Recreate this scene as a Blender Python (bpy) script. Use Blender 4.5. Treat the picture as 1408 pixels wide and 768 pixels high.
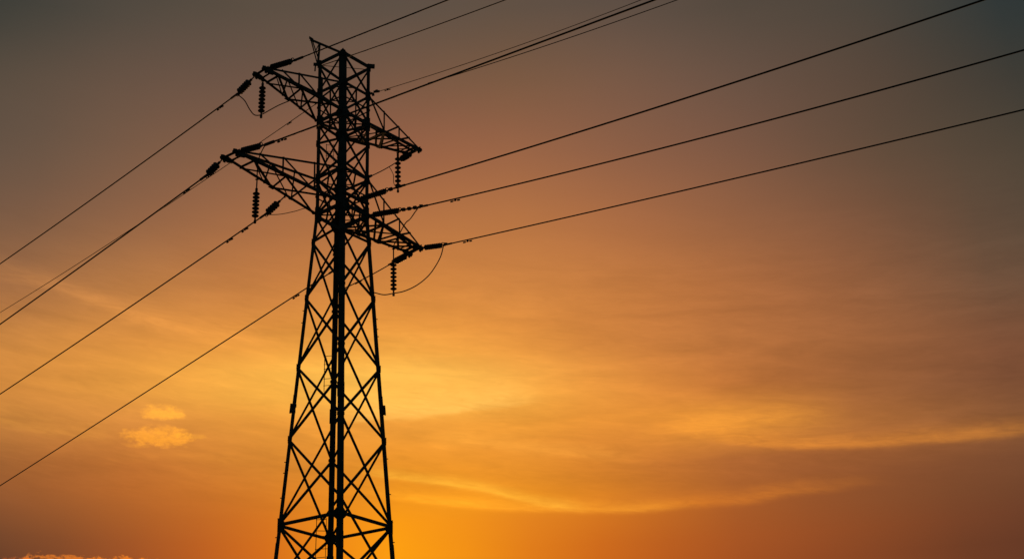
import bpy, bmesh, math, random
from mathutils import Vector, Matrix, Quaternion

for o in list(bpy.data.objects):
    bpy.data.objects.remove(o)
scene = bpy.context.scene
random.seed(11)
R = math.radians

# ------------------------------------------------------------------ data
# metres (x right, y away from the camera, z up, ground at 0) and degrees of azimuth / elevation
CAM = {"lens":44.85153611975699,"pitch":25.517044040705997,"sx":0.12116273517923086,"sy":-0.008848735332551866}
LEGS = {"L":[[-2.872,43.847,31.946],[-2.825,43.99,24.983],[-3.816,43.869,12.732]],"N":[[-1.831,42.998,31.946],[-1.743,43.015,24.983],[-1.609,42.137,12.732]],"R":[[-0.74,44.107,31.946],[-0.765,44.025,24.983],[0.142,44.154,12.732]],"F":[[-1.85,45.127,31.946],[-2.037,45.048,24.983],[-2.088,45.917,12.732]]}
LEV = {"T":31.946,"M":30.537,"B":29.168,"Q":26.594,"D":24.983,"1":23.791,"2":21.422,"3":18.613,"4":15.845,"C":12.732,"P":28.178}
TIPS = {"ULa":[-5.032,40.708,29.286],"ULb":[-4.638,40.319,29.286],"URa":[1.33,47.207,29.862],"URb":[0.899,47.595,29.839],"LLa":[-5.908,39.747,25.061],"LLb":[-5.421,39.358,25.072],"LRa":[1.341,47.222,25.159],"LRb":[0.896,47.61,25.082]}
WIRES = {"W1":{"a":[-4.638,40.319,29.286],"t":[0.809,-0.588],"c":[0.0,-0.04584,-0.1299],"s0":1.439,"s1":8.31},"W2":{"a":[-2.872,43.847,31.976],"t":[0.799,-0.602],"c":[0.00204,-0.10526,-0.15362],"s0":1.779,"s1":9.06},"W3":{"a":[-5.421,39.358,25.072],"t":[0.809,-0.588],"c":[0.0,-0.02821,-0.14587],"s0":1.381,"s1":16.25},"W3b":{"a":[-0.745,44.091,30.554],"t":[0.809,-0.588],"c":[0.004,-0.1061,0.08794],"s0":0.282,"s1":12.06},"W3c":{"a":[1.294,34.478,24.692],"t":[0.809,-0.588],"c":[0.00351,-0.09472,0.02775],"s0":0.151,"s1":8.57},"W4":{"a":[-1.171,43.605,25.441],"t":[0.809,-0.588],"c":[0.00107,-0.0588,0.05274],"s0":1.845,"s1":22.91},"W5":{"a":[-0.765,44.025,24.983],"t":[0.809,-0.588],"c":[0.00142,-0.11173,-0.1313],"s0":2.396,"s1":23.45},"W6":{"a":[1.341,47.222,25.159],"t":[0.809,-0.588],"c":[0.00045,-0.08838,-0.102],"s0":1.152,"s1":22.88},"V1":{"a":[-5.032,40.708,29.286],"t":[-0.656,0.755],"c":[0.0006,-0.00421,-0.25335],"s0":1.232,"s1":21.73},"V2":{"a":[-5.908,39.747,25.061],"t":[-0.656,0.755],"c":[0.00039,-0.03975,-0.20638],"s0":1.098,"s1":17.75},"V2b":{"a":[-2.858,43.889,29.897],"t":[-0.629,0.777],"c":[0.00078,0.02035,0.19707],"s0":0.752,"s1":31.49},"V3":{"a":[-3.905,42.503,25.01],"t":[-0.656,0.755],"c":[0.00037,-0.0611,-0.20602],"s0":1.194,"s1":23.69},"V4":{"a":[-2.044,45.176,23.181],"t":[-0.656,0.755],"c":[0.00013,-0.09195,0.0387],"s0":1.799,"s1":28.63}}
SUS = {"UL":{"p":[-4.799,41.05,29.274],"zt":29.02,"zb":27.661},"LL":{"p":[-4.849,41.204,25.034],"zt":24.494,"zb":23.253},"UR":{"p":[0.424,47.175,29.726],"zt":29.518,"zb":27.847},"LR":{"p":[0.228,47.027,25.059],"zt":24.396,"zb":22.989}}
SHORT = {"UR":[[0.899,47.595,29.839],[-0.759,44.045,26.715]],"LR":[[0.896,47.61,25.082],[-2.048,45.243,22.24]]}
JUMP = {"UL":[[-5.84,41.638,29.028],[-5.557,41.734,28.807],[-5.354,41.831,28.47],[-5.186,41.927,28.283],[-5.027,42.023,28.302],[-4.871,42.12,28.423],[-4.634,42.216,28.651],[-4.284,42.312,28.948],[-3.873,42.409,29.224]],"LL":[[-4.304,38.546,24.887],[-4.472,39.21,25.074],[-4.663,39.875,25.106],[-4.775,40.539,25.067],[-4.849,41.204,24.914]],"V3":[[-4.754,43.48,24.726],[-4.175,43.608,24.818],[-3.627,43.735,25.013],[-3.16,43.863,25.21],[-2.825,43.99,24.983]],"UR":[[0.05,47.595,29.26],[0.143,47.49,29.019],[0.236,47.385,28.708],[0.25,47.28,28.258],[0.424,47.175,27.897]],"LR":[[2.273,46.545,24.956],[2.132,46.234,24.305],[1.876,45.923,23.667],[1.569,45.613,23.103],[1.127,45.302,22.579],[0.637,44.991,22.187],[0.213,44.681,21.952],[-0.15,44.37,21.75],[-0.522,44.06,21.7]],"W5":[[1.173,42.616,24.592],[1.062,43.719,24.989],[0.883,44.822,25.252],[0.667,45.924,25.567],[0.228,47.027,25.159]]}
HORN = {"tip":[-3.216,44.127,33.418],"post":[-2.824,43.807,32.93]}
LADDER = [[[-2.421,45.5,19.724],[-2.417,45.5,18.247]],[[-2.599,45.917,13.504],[-2.614,45.917,11.444]],[[-2.523,45.084,28.868],[-2.52,45.084,28.04]]]
DAMP = [["V1",2.372],["V2",2.398],["V3",3.631],["V3",2.593],["V4",2.566],["W3",2.152],["W5",4.042],["W6",2.313],["V2b",1.992],["W3b",0.906]]
SKY = {"az":[-20.5,-17.5,-14.5,-11.5,-8.5,-5.5,-2.5,0.5,3.5,6.5,9.5,12.5,15.5,18.5,21.5,24.5,27.5,30.5,33.5],"el":[12.2,13.275,14.35,15.425,16.5,17.575,18.65,19.725,20.8,21.875,22.95,24.025,25.1,26.175,27.25,28.325,29.4,30.475,31.55,32.625,33.7,34.775,35.85,36.925,38.0],"c":[[[0.1411,0.0522,0.0236],[0.1933,0.0679,0.0259],[0.2758,0.0914,0.0288],[0.3425,0.1152,0.0318],[0.4174,0.1488,0.0367],[0.5407,0.2063,0.0449],[0.6148,0.239,0.0476],[0.6324,0.2486,0.0491],[0.5916,0.2356,0.0508],[0.5012,0.202,0.0538],[0.3964,0.1628,0.0573],[0.3155,0.1371,0.0586],[0.2486,0.1178,0.0584],[0.2001,0.1039,0.0578],[0.1682,0.0949,0.058],[0.1456,0.0894,0.0583],[0.1284,0.0847,0.0579],[0.1174,0.0808,0.0564],[0.1096,0.0774,0.0542],[0.0971,0.0721,0.0512],[0.0784,0.0637,0.0472],[0.0601,0.0547,0.0429],[0.0485,0.0484,0.0397],[0.0492,0.0488,0.04],[0.0501,0.0493,0.0403]],[[0.1329,0.0497,0.0232],[0.1805,0.0641,0.0254],[0.2546,0.0854,0.0281],[0.33,0.1097,0.0311],[0.3905,0.1369,0.0349],[0.5121,0.1923,0.043],[0.6059,0.2352,0.0475],[0.6461,0.254,0.049],[0.6256,0.2482,0.0507],[0.5547,0.2221,0.053],[0.4511,0.1827,0.0563],[0.3652,0.1534,0.0585],[0.2927,0.1315,0.0589],[0.2364,0.1148,0.0587],[0.1986,0.1037,0.0589],[0.1727,0.0972,0.0593],[0.1534,0.0925,0.0593],[0.1385,0.0879,0.0585],[0.1289,0.0842,0.0571],[0.1179,0.0798,0.055],[0.1009,0.0731,0.0522],[0.0819,0.0653,0.0488],[0.0657,0.058,0.0454],[0.0623,0.0564,0.0448],[0.0632,0.0569,0.0451]],[[0.2043,0.0613,0.0217],[0.2481,0.0755,0.0233],[0.319,0.0976,0.0255],[0.4005,0.1235,0.0284],[0.4567,0.1483,0.033],[0.5583,0.1993,0.042],[0.6631,0.256,0.0495],[0.7347,0.2945,0.0516],[0.7275,0.2906,0.0529],[0.6643,0.2624,0.054],[0.562,0.2232,0.0563],[0.4634,0.1878,0.0582],[0.3771,0.1591,0.0594],[0.3048,0.1356,0.0601],[0.2538,0.1193,0.0607],[0.2196,0.1101,0.0611],[0.1942,0.1041,0.0612],[0.173,0.0983,0.0607],[0.1569,0.0929,0.0598],[0.1424,0.0878,0.0586],[0.1249,0.0818,0.0567],[0.105,0.0749,0.054],[0.0868,0.0681,0.0511],[0.0768,0.0641,0.0493],[0.0774,0.0644,0.0495]],[[0.3334,0.0804,0.0194],[0.3651,0.0938,0.0206],[0.4193,0.1162,0.0227],[0.4866,0.1421,0.0256],[0.533,0.1657,0.031],[0.6142,0.2115,0.04],[0.718,0.275,0.05],[0.8178,0.3383,0.055],[0.8204,0.338,0.0559],[0.7479,0.2944,0.0544],[0.6488,0.2532,0.0555],[0.544,0.2138,0.0572],[0.4532,0.1818,0.0587],[0.3731,0.1548,0.0602],[0.3119,0.1351,0.0615],[0.2689,0.1225,0.062],[0.2357,0.114,0.0619],[0.2076,0.1067,0.0615],[0.1832,0.0994,0.0612],[0.162,0.093,0.0607],[0.1417,0.0868,0.0595],[0.1219,0.0808,0.0574],[0.1041,0.0752,0.0547],[0.0891,0.0701,0.052],[0.0896,0.0703,0.0521]],[[0.4865,0.1087,0.0155],[0.5056,0.1196,0.0168],[0.5352,0.14,0.0195],[0.563,0.1642,0.0232],[0.5918,0.1907,0.0294],[0.6611,0.2337,0.0375],[0.7712,0.2981,0.0472],[0.896,0.3905,0.0587],[0.9016,0.3952,0.0608],[0.7936,0.3169,0.0538],[0.6905,0.2654,0.0531],[0.5883,0.2236,0.0551],[0.503,0.1921,0.0568],[0.4296,0.168,0.0591],[0.3684,0.1492,0.0611],[0.3185,0.1344,0.0619],[0.2768,0.1227,0.0618],[0.2404,0.1129,0.0614],[0.2075,0.104,0.0614],[0.178,0.0962,0.0616],[0.153,0.0895,0.0612],[0.1328,0.0841,0.0596],[0.1164,0.0796,0.057],[0.1022,0.0757,0.0543],[0.0994,0.0748,0.0538]],[[0.6575,0.1525,0.0117],[0.6655,0.1604,0.0129],[0.6707,0.1761,0.0157],[0.6515,0.1946,0.0204],[0.6558,0.2198,0.0272],[0.7102,0.2592,0.0354],[0.8208,0.3202,0.0452],[0.9505,0.4323,0.0623],[0.9659,0.4525,0.0678],[0.8405,0.3454,0.0554],[0.7307,0.2808,0.052],[0.628,0.2351,0.0533],[0.5449,0.2024,0.0548],[0.477,0.1796,0.0574],[0.4179,0.1617,0.06],[0.3642,0.1454,0.0613],[0.3165,0.1311,0.0615],[0.2736,0.119,0.0613],[0.2342,0.1088,0.0614],[0.1976,0.1002,0.0617],[0.1671,0.0931,0.0617],[0.144,0.0874,0.0607],[0.1261,0.0832,0.0589],[0.1109,0.0795,0.0568],[0.1053,0.078,0.0562]],[[0.8604,0.2521,0.0078],[0.8608,0.2542,0.0085],[0.8471,0.256,0.0105],[0.7831,0.2505,0.0162],[0.7522,0.2588,0.0233],[0.7798,0.2864,0.0327],[0.8731,0.3415,0.0461],[0.9733,0.4628,0.0693],[0.9938,0.5029,0.0789],[0.8984,0.3863,0.0605],[0.7908,0.3097,0.0531],[0.6771,0.2553,0.0521],[0.588,0.2175,0.0524],[0.5187,0.1926,0.0548],[0.4585,0.1733,0.058],[0.4024,0.1551,0.0599],[0.3521,0.1385,0.0607],[0.3059,0.1245,0.0611],[0.262,0.1134,0.0613],[0.2203,0.1046,0.0613],[0.1845,0.0974,0.0611],[0.1563,0.0913,0.0607],[0.1337,0.0862,0.0602],[0.1146,0.0817,0.0595],[0.1061,0.0795,0.0593]],[[0.9901,0.3506,0.006],[0.9877,0.3448,0.0065],[0.9682,0.33,0.0082],[0.8895,0.3039,0.0138],[0.8309,0.2916,0.0209],[0.8333,0.3053,0.031],[0.9068,0.3552,0.0468],[0.9783,0.4734,0.0736],[0.9935,0.5178,0.0854],[0.9248,0.4046,0.0635],[0.8256,0.3262,0.0541],[0.7085,0.2688,0.0517],[0.6172,0.2287,0.0512],[0.547,0.2022,0.0534],[0.486,0.1816,0.0566],[0.4288,0.162,0.0586],[0.3775,0.144,0.06],[0.3297,0.1288,0.061],[0.283,0.1171,0.0613],[0.2383,0.1083,0.0607],[0.1989,0.1011,0.0599],[0.1666,0.0943,0.0598],[0.1395,0.0883,0.0603],[0.1168,0.0828,0.0609],[0.1066,0.0801,0.0612]],[[0.893,0.2834,0.0075],[0.896,0.2838,0.0084],[0.8963,0.287,0.0106],[0.8807,0.3042,0.0145],[0.8316,0.2935,0.022],[0.8293,0.3031,0.0323],[0.8937,0.3523,0.0442],[0.9731,0.4514,0.0673],[0.9826,0.4744,0.0771],[0.8934,0.3716,0.0595],[0.7988,0.3074,0.0531],[0.7005,0.2631,0.0529],[0.6207,0.2296,0.0532],[0.5565,0.2053,0.0547],[0.4986,0.1853,0.0568],[0.4422,0.1661,0.0584],[0.3901,0.1481,0.06],[0.3407,0.1327,0.0611],[0.2926,0.1205,0.061],[0.2465,0.111,0.0595],[0.2059,0.103,0.058],[0.1724,0.0957,0.0577],[0.1442,0.0892,0.0585],[0.1204,0.0832,0.0596],[0.1106,0.0806,0.06]],[[0.7418,0.1969,0.0098],[0.7506,0.204,0.0111],[0.7729,0.2248,0.014],[0.8182,0.2753,0.0164],[0.7877,0.272,0.0247],[0.7979,0.2867,0.0341],[0.8639,0.3356,0.0419],[0.9438,0.4047,0.059],[0.9283,0.3989,0.0649],[0.8145,0.3153,0.0539],[0.7335,0.2723,0.0517],[0.665,0.2457,0.0538],[0.6012,0.2211,0.0551],[0.5435,0.2,0.0562],[0.4886,0.1812,0.0573],[0.4341,0.1636,0.0586],[0.3823,0.147,0.0602],[0.3334,0.1326,0.0612],[0.2871,0.121,0.0607],[0.2436,0.1115,0.0586],[0.2052,0.1032,0.0565],[0.1729,0.0955,0.056],[0.1451,0.0887,0.0567],[0.1216,0.0824,0.0576],[0.1144,0.0803,0.0579]],[[0.6083,0.1372,0.0112],[0.6226,0.1493,0.0123],[0.6615,0.1782,0.0148],[0.7338,0.2297,0.0191],[0.7217,0.2353,0.0279],[0.7608,0.2612,0.0355],[0.8337,0.3045,0.0412],[0.8762,0.3367,0.0514],[0.8135,0.3101,0.0539],[0.6937,0.2514,0.0496],[0.6418,0.2299,0.05],[0.6081,0.2193,0.0521],[0.5576,0.2018,0.0539],[0.5019,0.1825,0.0559],[0.4468,0.1648,0.0577],[0.3939,0.1495,0.0592],[0.3432,0.1356,0.0605],[0.2982,0.1238,0.0614],[0.2605,0.115,0.0613],[0.2276,0.1081,0.0602],[0.1966,0.1014,0.059],[0.1666,0.094,0.0584],[0.1392,0.0867,0.0582],[0.1159,0.0799,0.0581],[0.1128,0.079,0.0581]],[[0.4768,0.1038,0.0137],[0.4968,0.1157,0.015],[0.5262,0.1379,0.0177],[0.5597,0.1671,0.0223],[0.5761,0.1805,0.0304],[0.6897,0.2343,0.0359],[0.7838,0.2804,0.0399],[0.7354,0.2592,0.0448],[0.6594,0.2314,0.0469],[0.5834,0.2041,0.0472],[0.559,0.196,0.0486],[0.5391,0.1908,0.0504],[0.4931,0.1769,0.0526],[0.4387,0.1603,0.0551],[0.387,0.1454,0.0574],[0.339,0.1329,0.059],[0.2939,0.1217,0.0602],[0.2563,0.1127,0.061],[0.2279,0.1068,0.0615],[0.204,0.1023,0.0617],[0.179,0.097,0.0613],[0.1519,0.0899,0.0603],[0.1264,0.0824,0.0589],[0.1072,0.0763,0.0578],[0.1075,0.0764,0.0579]],[[0.3671,0.0828,0.0164],[0.391,0.0933,0.0184],[0.3949,0.1044,0.0212],[0.3962,0.1161,0.0253],[0.4376,0.1355,0.0316],[0.6257,0.2187,0.0356],[0.6792,0.2421,0.038],[0.5555,0.1847,0.04],[0.5172,0.1756,0.0433],[0.4934,0.1716,0.0461],[0.4815,0.1673,0.0475],[0.4579,0.1609,0.049],[0.4121,0.1496,0.0513],[0.3615,0.1371,0.0539],[0.3182,0.1263,0.056],[0.2801,0.1168,0.0576],[0.2459,0.1083,0.0588],[0.2168,0.1017,0.0597],[0.1934,0.0974,0.0604],[0.1722,0.0936,0.0606],[0.1503,0.0883,0.0596],[0.128,0.0816,0.0575],[0.1077,0.0748,0.0549],[0.098,0.0714,0.0538],[0.0986,0.0717,0.0541]],[[0.2921,0.0695,0.0175],[0.3171,0.0794,0.0196],[0.3161,0.0882,0.0231],[0.3213,0.0971,0.0272],[0.3711,0.1181,0.0316],[0.5403,0.1897,0.0361],[0.5073,0.1764,0.0377],[0.4258,0.1432,0.0389],[0.42,0.1453,0.0421],[0.4114,0.1447,0.0447],[0.3998,0.1412,0.0463],[0.3726,0.1349,0.048],[0.3312,0.1255,0.05],[0.2892,0.116,0.0519],[0.2541,0.108,0.0534],[0.2227,0.1007,0.0545],[0.1961,0.0944,0.0554],[0.1748,0.0898,0.0562],[0.1572,0.0866,0.0568],[0.1402,0.0831,0.0567],[0.1224,0.0782,0.0552],[0.1051,0.0725,0.0525],[0.0898,0.067,0.0497],[0.0881,0.0663,0.0495],[0.0886,0.0666,0.0497]],[[0.2239,0.0587,0.0182],[0.2505,0.0677,0.0202],[0.2553,0.0774,0.0245],[0.2684,0.0855,0.0278],[0.3254,0.108,0.0319],[0.4223,0.1477,0.0371],[0.3606,0.1276,0.0381],[0.3356,0.1193,0.0393],[0.3423,0.1227,0.0412],[0.3324,0.1212,0.0434],[0.3154,0.1177,0.0455],[0.2887,0.1118,0.047],[0.256,0.1041,0.0479],[0.2244,0.0969,0.0486],[0.1939,0.0905,0.049],[0.1664,0.0847,0.0492],[0.1465,0.08,0.0494],[0.1343,0.0769,0.0496],[0.1249,0.0745,0.0499],[0.114,0.0719,0.0498],[0.1015,0.0689,0.0493],[0.0893,0.0656,0.0482],[0.0819,0.0634,0.0475],[0.0823,0.0635,0.0476],[0.0827,0.0637,0.0477]],[[0.1595,0.0478,0.0189],[0.1871,0.0562,0.0214],[0.1998,0.0661,0.0248],[0.2231,0.0759,0.0285],[0.2817,0.0996,0.0329],[0.3114,0.1136,0.0362],[0.2673,0.0987,0.0372],[0.2708,0.1001,0.0389],[0.2706,0.1021,0.0408],[0.2509,0.1001,0.0431],[0.2296,0.0967,0.0447],[0.207,0.0917,0.0455],[0.1841,0.086,0.0456],[0.1625,0.0811,0.0455],[0.1405,0.0763,0.0451],[0.1219,0.072,0.0445],[0.1099,0.0684,0.0441],[0.103,0.0655,0.0437],[0.0969,0.0634,0.0436],[0.089,0.0618,0.0441],[0.0806,0.0606,0.0449],[0.0728,0.0594,0.0457],[0.073,0.0597,0.0459],[0.0741,0.0601,0.0461],[0.0751,0.0606,0.0462]],[[0.1285,0.0417,0.0199],[0.149,0.0495,0.0221],[0.1652,0.0589,0.025],[0.1914,0.0701,0.03],[0.2284,0.0871,0.0326],[0.2215,0.0854,0.0347],[0.2087,0.0805,0.0367],[0.2166,0.0841,0.0392],[0.1987,0.0837,0.0411],[0.1712,0.0811,0.0427],[0.1522,0.0784,0.0435],[0.1362,0.075,0.0437],[0.1228,0.0716,0.0436],[0.1119,0.0689,0.0431],[0.1016,0.0661,0.0423],[0.0913,0.0627,0.0415],[0.0823,0.0588,0.0405],[0.0748,0.0552,0.0396],[0.0673,0.0527,0.0396],[0.0599,0.0513,0.0405],[0.0533,0.0503,0.0418],[0.0517,0.0504,0.0425],[0.0537,0.0513,0.0429],[0.0557,0.0522,0.0432],[0.0578,0.0532,0.0435]],[[0.1374,0.044,0.0208],[0.153,0.0527,0.0227],[0.1744,0.0627,0.027],[0.2063,0.0769,0.0312],[0.2301,0.0887,0.0335],[0.2038,0.0789,0.0353],[0.203,0.0788,0.0377],[0.1965,0.0799,0.04],[0.1637,0.0767,0.0416],[0.1367,0.0731,0.0426],[0.1175,0.0695,0.0428],[0.1027,0.0661,0.0425],[0.0922,0.0634,0.0419],[0.0856,0.0614,0.041],[0.0781,0.0586,0.0398],[0.0676,0.0539,0.0383],[0.0569,0.0485,0.0367],[0.0484,0.0446,0.036],[0.0408,0.042,0.0364],[0.0343,0.0402,0.0375],[0.0306,0.0391,0.0384],[0.0322,0.0401,0.0387],[0.0338,0.041,0.0391],[0.0355,0.042,0.0395],[0.0374,0.0431,0.0399]],[[0.1451,0.0469,0.0216],[0.16,0.0565,0.0239],[0.186,0.0677,0.0293],[0.2236,0.085,0.0323],[0.2184,0.0845,0.0344],[0.2002,0.0778,0.0364],[0.204,0.0802,0.0391],[0.179,0.0783,0.041],[0.1461,0.0745,0.0422],[0.1244,0.0709,0.0428],[0.1076,0.0673,0.0427],[0.0952,0.0642,0.0422],[0.0876,0.062,0.0413],[0.0807,0.0596,0.0402],[0.0707,0.0554,0.0388],[0.0595,0.0498,0.037],[0.0489,0.0447,0.0357],[0.0396,0.0411,0.0356],[0.0315,0.0382,0.0362],[0.0252,0.0356,0.0369],[0.0252,0.0356,0.0369],[0.0252,0.0356,0.0369],[0.0252,0.0356,0.0369],[0.0252,0.0356,0.0369],[0.0252,0.0356,0.0369]]]}
STREAKS = [["r1",[[13.284,17.769],[15.494,17.355],[18.564,16.813],[20.081,16.697],[23.92,16.513],[27.528,16.394],[29.994,16.26]],0.49,0.163,[0.22,0.075,0.002],0.25,4.25],["r1d",[[13.553,17.248],[15.433,16.862],[18.507,16.42],[20.015,16.278],[23.833,16.047],[27.408,15.829],[29.854,15.653]],0.196,0.457,[-0.06,-0.025,-0.003],0.3,3.92],["s2a",[[-1.797,16.553],[0.222,16.338],[2.901,16.032],[5.545,15.475],[7.496,14.978],[9.435,14.719]],0.294,0.131,[0.14,0.12,0.014],0.25,1.96],["s2b",[[-1.785,15.695],[0.22,15.449],[3.542,15.074],[6.178,14.892],[10.4,14.646],[12.004,14.631],[14.543,14.669]],0.359,0.131,[0.17,0.09,0.006],0.25,3.92],["s2c",[[9.428,14.625],[11.047,14.678],[13.61,14.788],[16.755,14.914],[19.82,15.025],[22.779,15.035]],0.425,0.196,[0.13,0.04,0.0],0.4,4.9],["b1",[[10.997,17.849],[14.285,18.011],[16.86,18.081],[19.063,18.087],[21.222,18.098]],0.653,0.457,[0.17,0.07,0.002],0.35,3.59],["sh",[[-19.392,12.848],[-16.999,12.869],[-13.926,12.842],[-10.131,12.589],[-7.562,12.366]],0.457,0.523,[-0.035,-0.018,-0.007],0.2,1.96],["s3",[[-3.197,18.777],[0.226,18.966],[2.287,19.113],[4.35,19.333],[7.777,19.605]],0.849,0.131,[0.1,0.1,0.03],0.3,2.61],["l1",[[-20.597,24.375],[-18.609,24.264],[-15.882,23.882],[-13.44,23.318],[-11.687,22.914],[-8.201,22.551],[-4.694,22.302]],0.425,0.294,[0.09,0.035,0.006],0.5,2.94],["l2",[[-19.596,18.155],[-17.694,17.973],[-15.762,17.77],[-13.491,17.629],[-11.525,17.566]],0.653,0.196,[0.07,0.035,0.003],0.5,2.61],["l3",[[-13.678,16.365],[-11.137,16.894],[-7.843,16.984],[-5.16,16.752]],0.392,0.196,[0.05,0.02,0.002],0.5,2.61],["m1",[[0.905,17.934],[5.641,17.631],[8.959,17.192],[12.208,16.77]],0.392,0.261,[0.06,0.035,0.006],0.6,2.94]]
PUFFS = [["a",-10.508,18.797,1.078,0.392,[0.3,0.13,-0.006]],["b",-10.618,17.743,1.633,0.555,[0.34,0.135,-0.01]],["c",-14.365,12.334,1.502,0.327,[0.38,0.09,0.0]],["d",-11.632,12.406,1.568,0.229,[0.38,0.095,0.0]],["e",-16.721,12.139,0.784,0.229,[0.22,0.04,0.003]],["f",-15.819,12.193,0.588,0.229,[0.2,0.04,0.003]],["g",-9.169,17.88,0.719,0.163,[0.1,0.05,0]],["h",-11.508,17.377,0.784,0.163,[0.08,0.035,0]]]
CAM_H = 1.6

# ------------------------------------------------------------------ camera
cd = bpy.data.cameras.new('camera')
co = bpy.data.objects.new('camera', cd)
scene.collection.objects.link(co)
co.location = (0, 0, CAM_H)
co.rotation_euler = (R(90 + CAM['pitch']), 0, 0)
cd.sensor_width = 36
cd.lens = CAM['lens']
cd.shift_x = CAM['sx']
cd.shift_y = CAM['sy']
cd.clip_start = 0.1
cd.clip_end = 20000
scene.camera = co

# ------------------------------------------------------------------ exposure
vs = scene.view_settings
vs.view_transform = 'Standard'
vs.look = 'None'
vs.exposure = 0
vs.gamma = 1
vs.use_curve_mapping = False

# ------------------------------------------------------------------ sun (already behind the low haze, under the frame)
SUN_AZ, SUN_EL = 1.5, 6.0
sl = bpy.data.lights.new('sun', 'SUN')
sl.energy = 2.0
sl.angle = R(0.5)
sl.color = (1.0, 0.50, 0.18)
so = bpy.data.objects.new('sun', sl)
scene.collection.objects.link(so)
sd = Vector((math.sin(R(SUN_AZ)) * math.cos(R(SUN_EL)), math.cos(R(SUN_AZ)) * math.cos(R(SUN_EL)), math.sin(R(SUN_EL))))
so.rotation_euler = (-sd).to_track_quat('-Z', 'Y').to_euler()
so.location = (0, 300, 60)

# ------------------------------------------------------------------ sky (function of world direction only)
world = bpy.data.worlds.new('World')
scene.world = world
world.use_nodes = True
nt = world.node_tree
nt.nodes.clear()
N, K = nt.nodes, nt.links


def put(sock, v):
    if isinstance(v, bpy.types.NodeSocket):
        K.new(v, sock)
    elif sock.type == 'RGBA' and not hasattr(v, '__len__'):
        sock.default_value = (v, v, v, 1)
    else:
        sock.default_value = v


def m(op, a, b=0.0, c=None, clamp=False):
    n = N.new('ShaderNodeMath')
    n.operation = op
    n.use_clamp = clamp
    put(n.inputs[0], a)
    put(n.inputs[1], b)
    if c is not None:
        put(n.inputs[2], c)
    return n.outputs[0]


def vec(x, y, z=0.0):
    n = N.new('ShaderNodeCombineXYZ')
    put(n.inputs[0], x); put(n.inputs[1], y); put(n.inputs[2], z)
    return n.outputs[0]


def rng(v, a, b, c=0.0, d=1.0, kind='LINEAR'):
    n = N.new('ShaderNodeMapRange')
    n.interpolation_type = kind
    n.clamp = True
    put(n.inputs[0], v)
    for i, q in enumerate((a, b, c, d)):
        put(n.inputs[i + 1], q)
    return n.outputs[0]


def mix(f, a, b, op='MIX'):
    n = N.new('ShaderNodeMixRGB')
    n.blend_type = op
    put(n.inputs[0], f); put(n.inputs[1], a); put(n.inputs[2], b)
    return n.outputs[0]


def noise(v, scale, detail=4.0, rough=0.55, dist=0.0):
    n = N.new('ShaderNodeTexNoise')
    n.inputs['Scale'].default_value = scale
    n.inputs['Detail'].default_value = detail
    n.inputs['Roughness'].default_value = rough
    n.inputs['Distortion'].default_value = dist
    put(n.inputs['Vector'], v)
    return n.outputs['Fac']


def scaled(f, col):
    return mix(1.0, f, (col[0], col[1], col[2], 1), 'MULTIPLY')


tc = N.new('ShaderNodeTexCoord')
sx = N.new('ShaderNodeSeparateXYZ')
K.new(tc.outputs['Generated'], sx.inputs[0])
AZ = m('MULTIPLY', m('ARCTAN2', sx.outputs[0], sx.outputs[1]), 180 / math.pi)
EL = m('MULTIPLY', m('ARCSINE', sx.outputs[2]), 180 / math.pi)

e0, e1 = SKY['el'][0], SKY['el'][-1]
ef = rng(EL, e0, e1)
col = None
for i, (a, cs) in enumerate(zip(SKY['az'], SKY['c'])):
    rp = N.new('ShaderNodeValToRGB')
    rp.color_ramp.interpolation = 'LINEAR'
    els = rp.color_ramp.elements
    for j, c in enumerate(cs):
        t = j / (len(cs) - 1)
        el_ = els[j] if j < 1 else (els[-1] if j == len(cs) - 1 else els.new(t))
        el_.position = t
        el_.color = (*c, 1)
    K.new(ef, rp.inputs[0])
    if col is None:
        col = rp.outputs[0]
    else:
        col = mix(rng(AZ, SKY['az'][i - 1], a), col, rp.outputs[0])

# thin layered cloud, drawn out along the horizon
P2 = vec(AZ, m('MULTIPLY', EL, 4.2))
P1 = vec(AZ, m('MULTIPLY', EL, 1.0))
PT = vec(AZ, m('ADD', m('MULTIPLY', EL, 5.5), m('MULTIPLY', AZ, 0.55)))
nb = noise(PT, 0.16, 5.0, 0.55, 0.6)
nf = noise(P2, 0.55, 5.0, 0.6, 0.4)
nw = noise(P1, 0.35, 4.0, 0.55)
band = m('MULTIPLY', rng(EL, 14.0, 16.5, kind='SMOOTHSTEP'), rng(EL, 29.0, 21.0, kind='SMOOTHSTEP'))
nh = noise(PT, 0.8, 6.0, 0.62, 0.9)
g = m('MULTIPLY_ADD', m('SUBTRACT', nh, 0.5), 0.20, m('MULTIPLY', m('SUBTRACT', nb, 0.5), 0.52))
g = m('MULTIPLY_ADD', m('SUBTRACT', nf, 0.5), 0.08, g)
g = m('MULTIPLY_ADD', g, m('ADD', m('MULTIPLY', band, 0.92), 0.05), 1.0)
col = mix(1.0, col, g, 'MULTIPLY')

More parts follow.
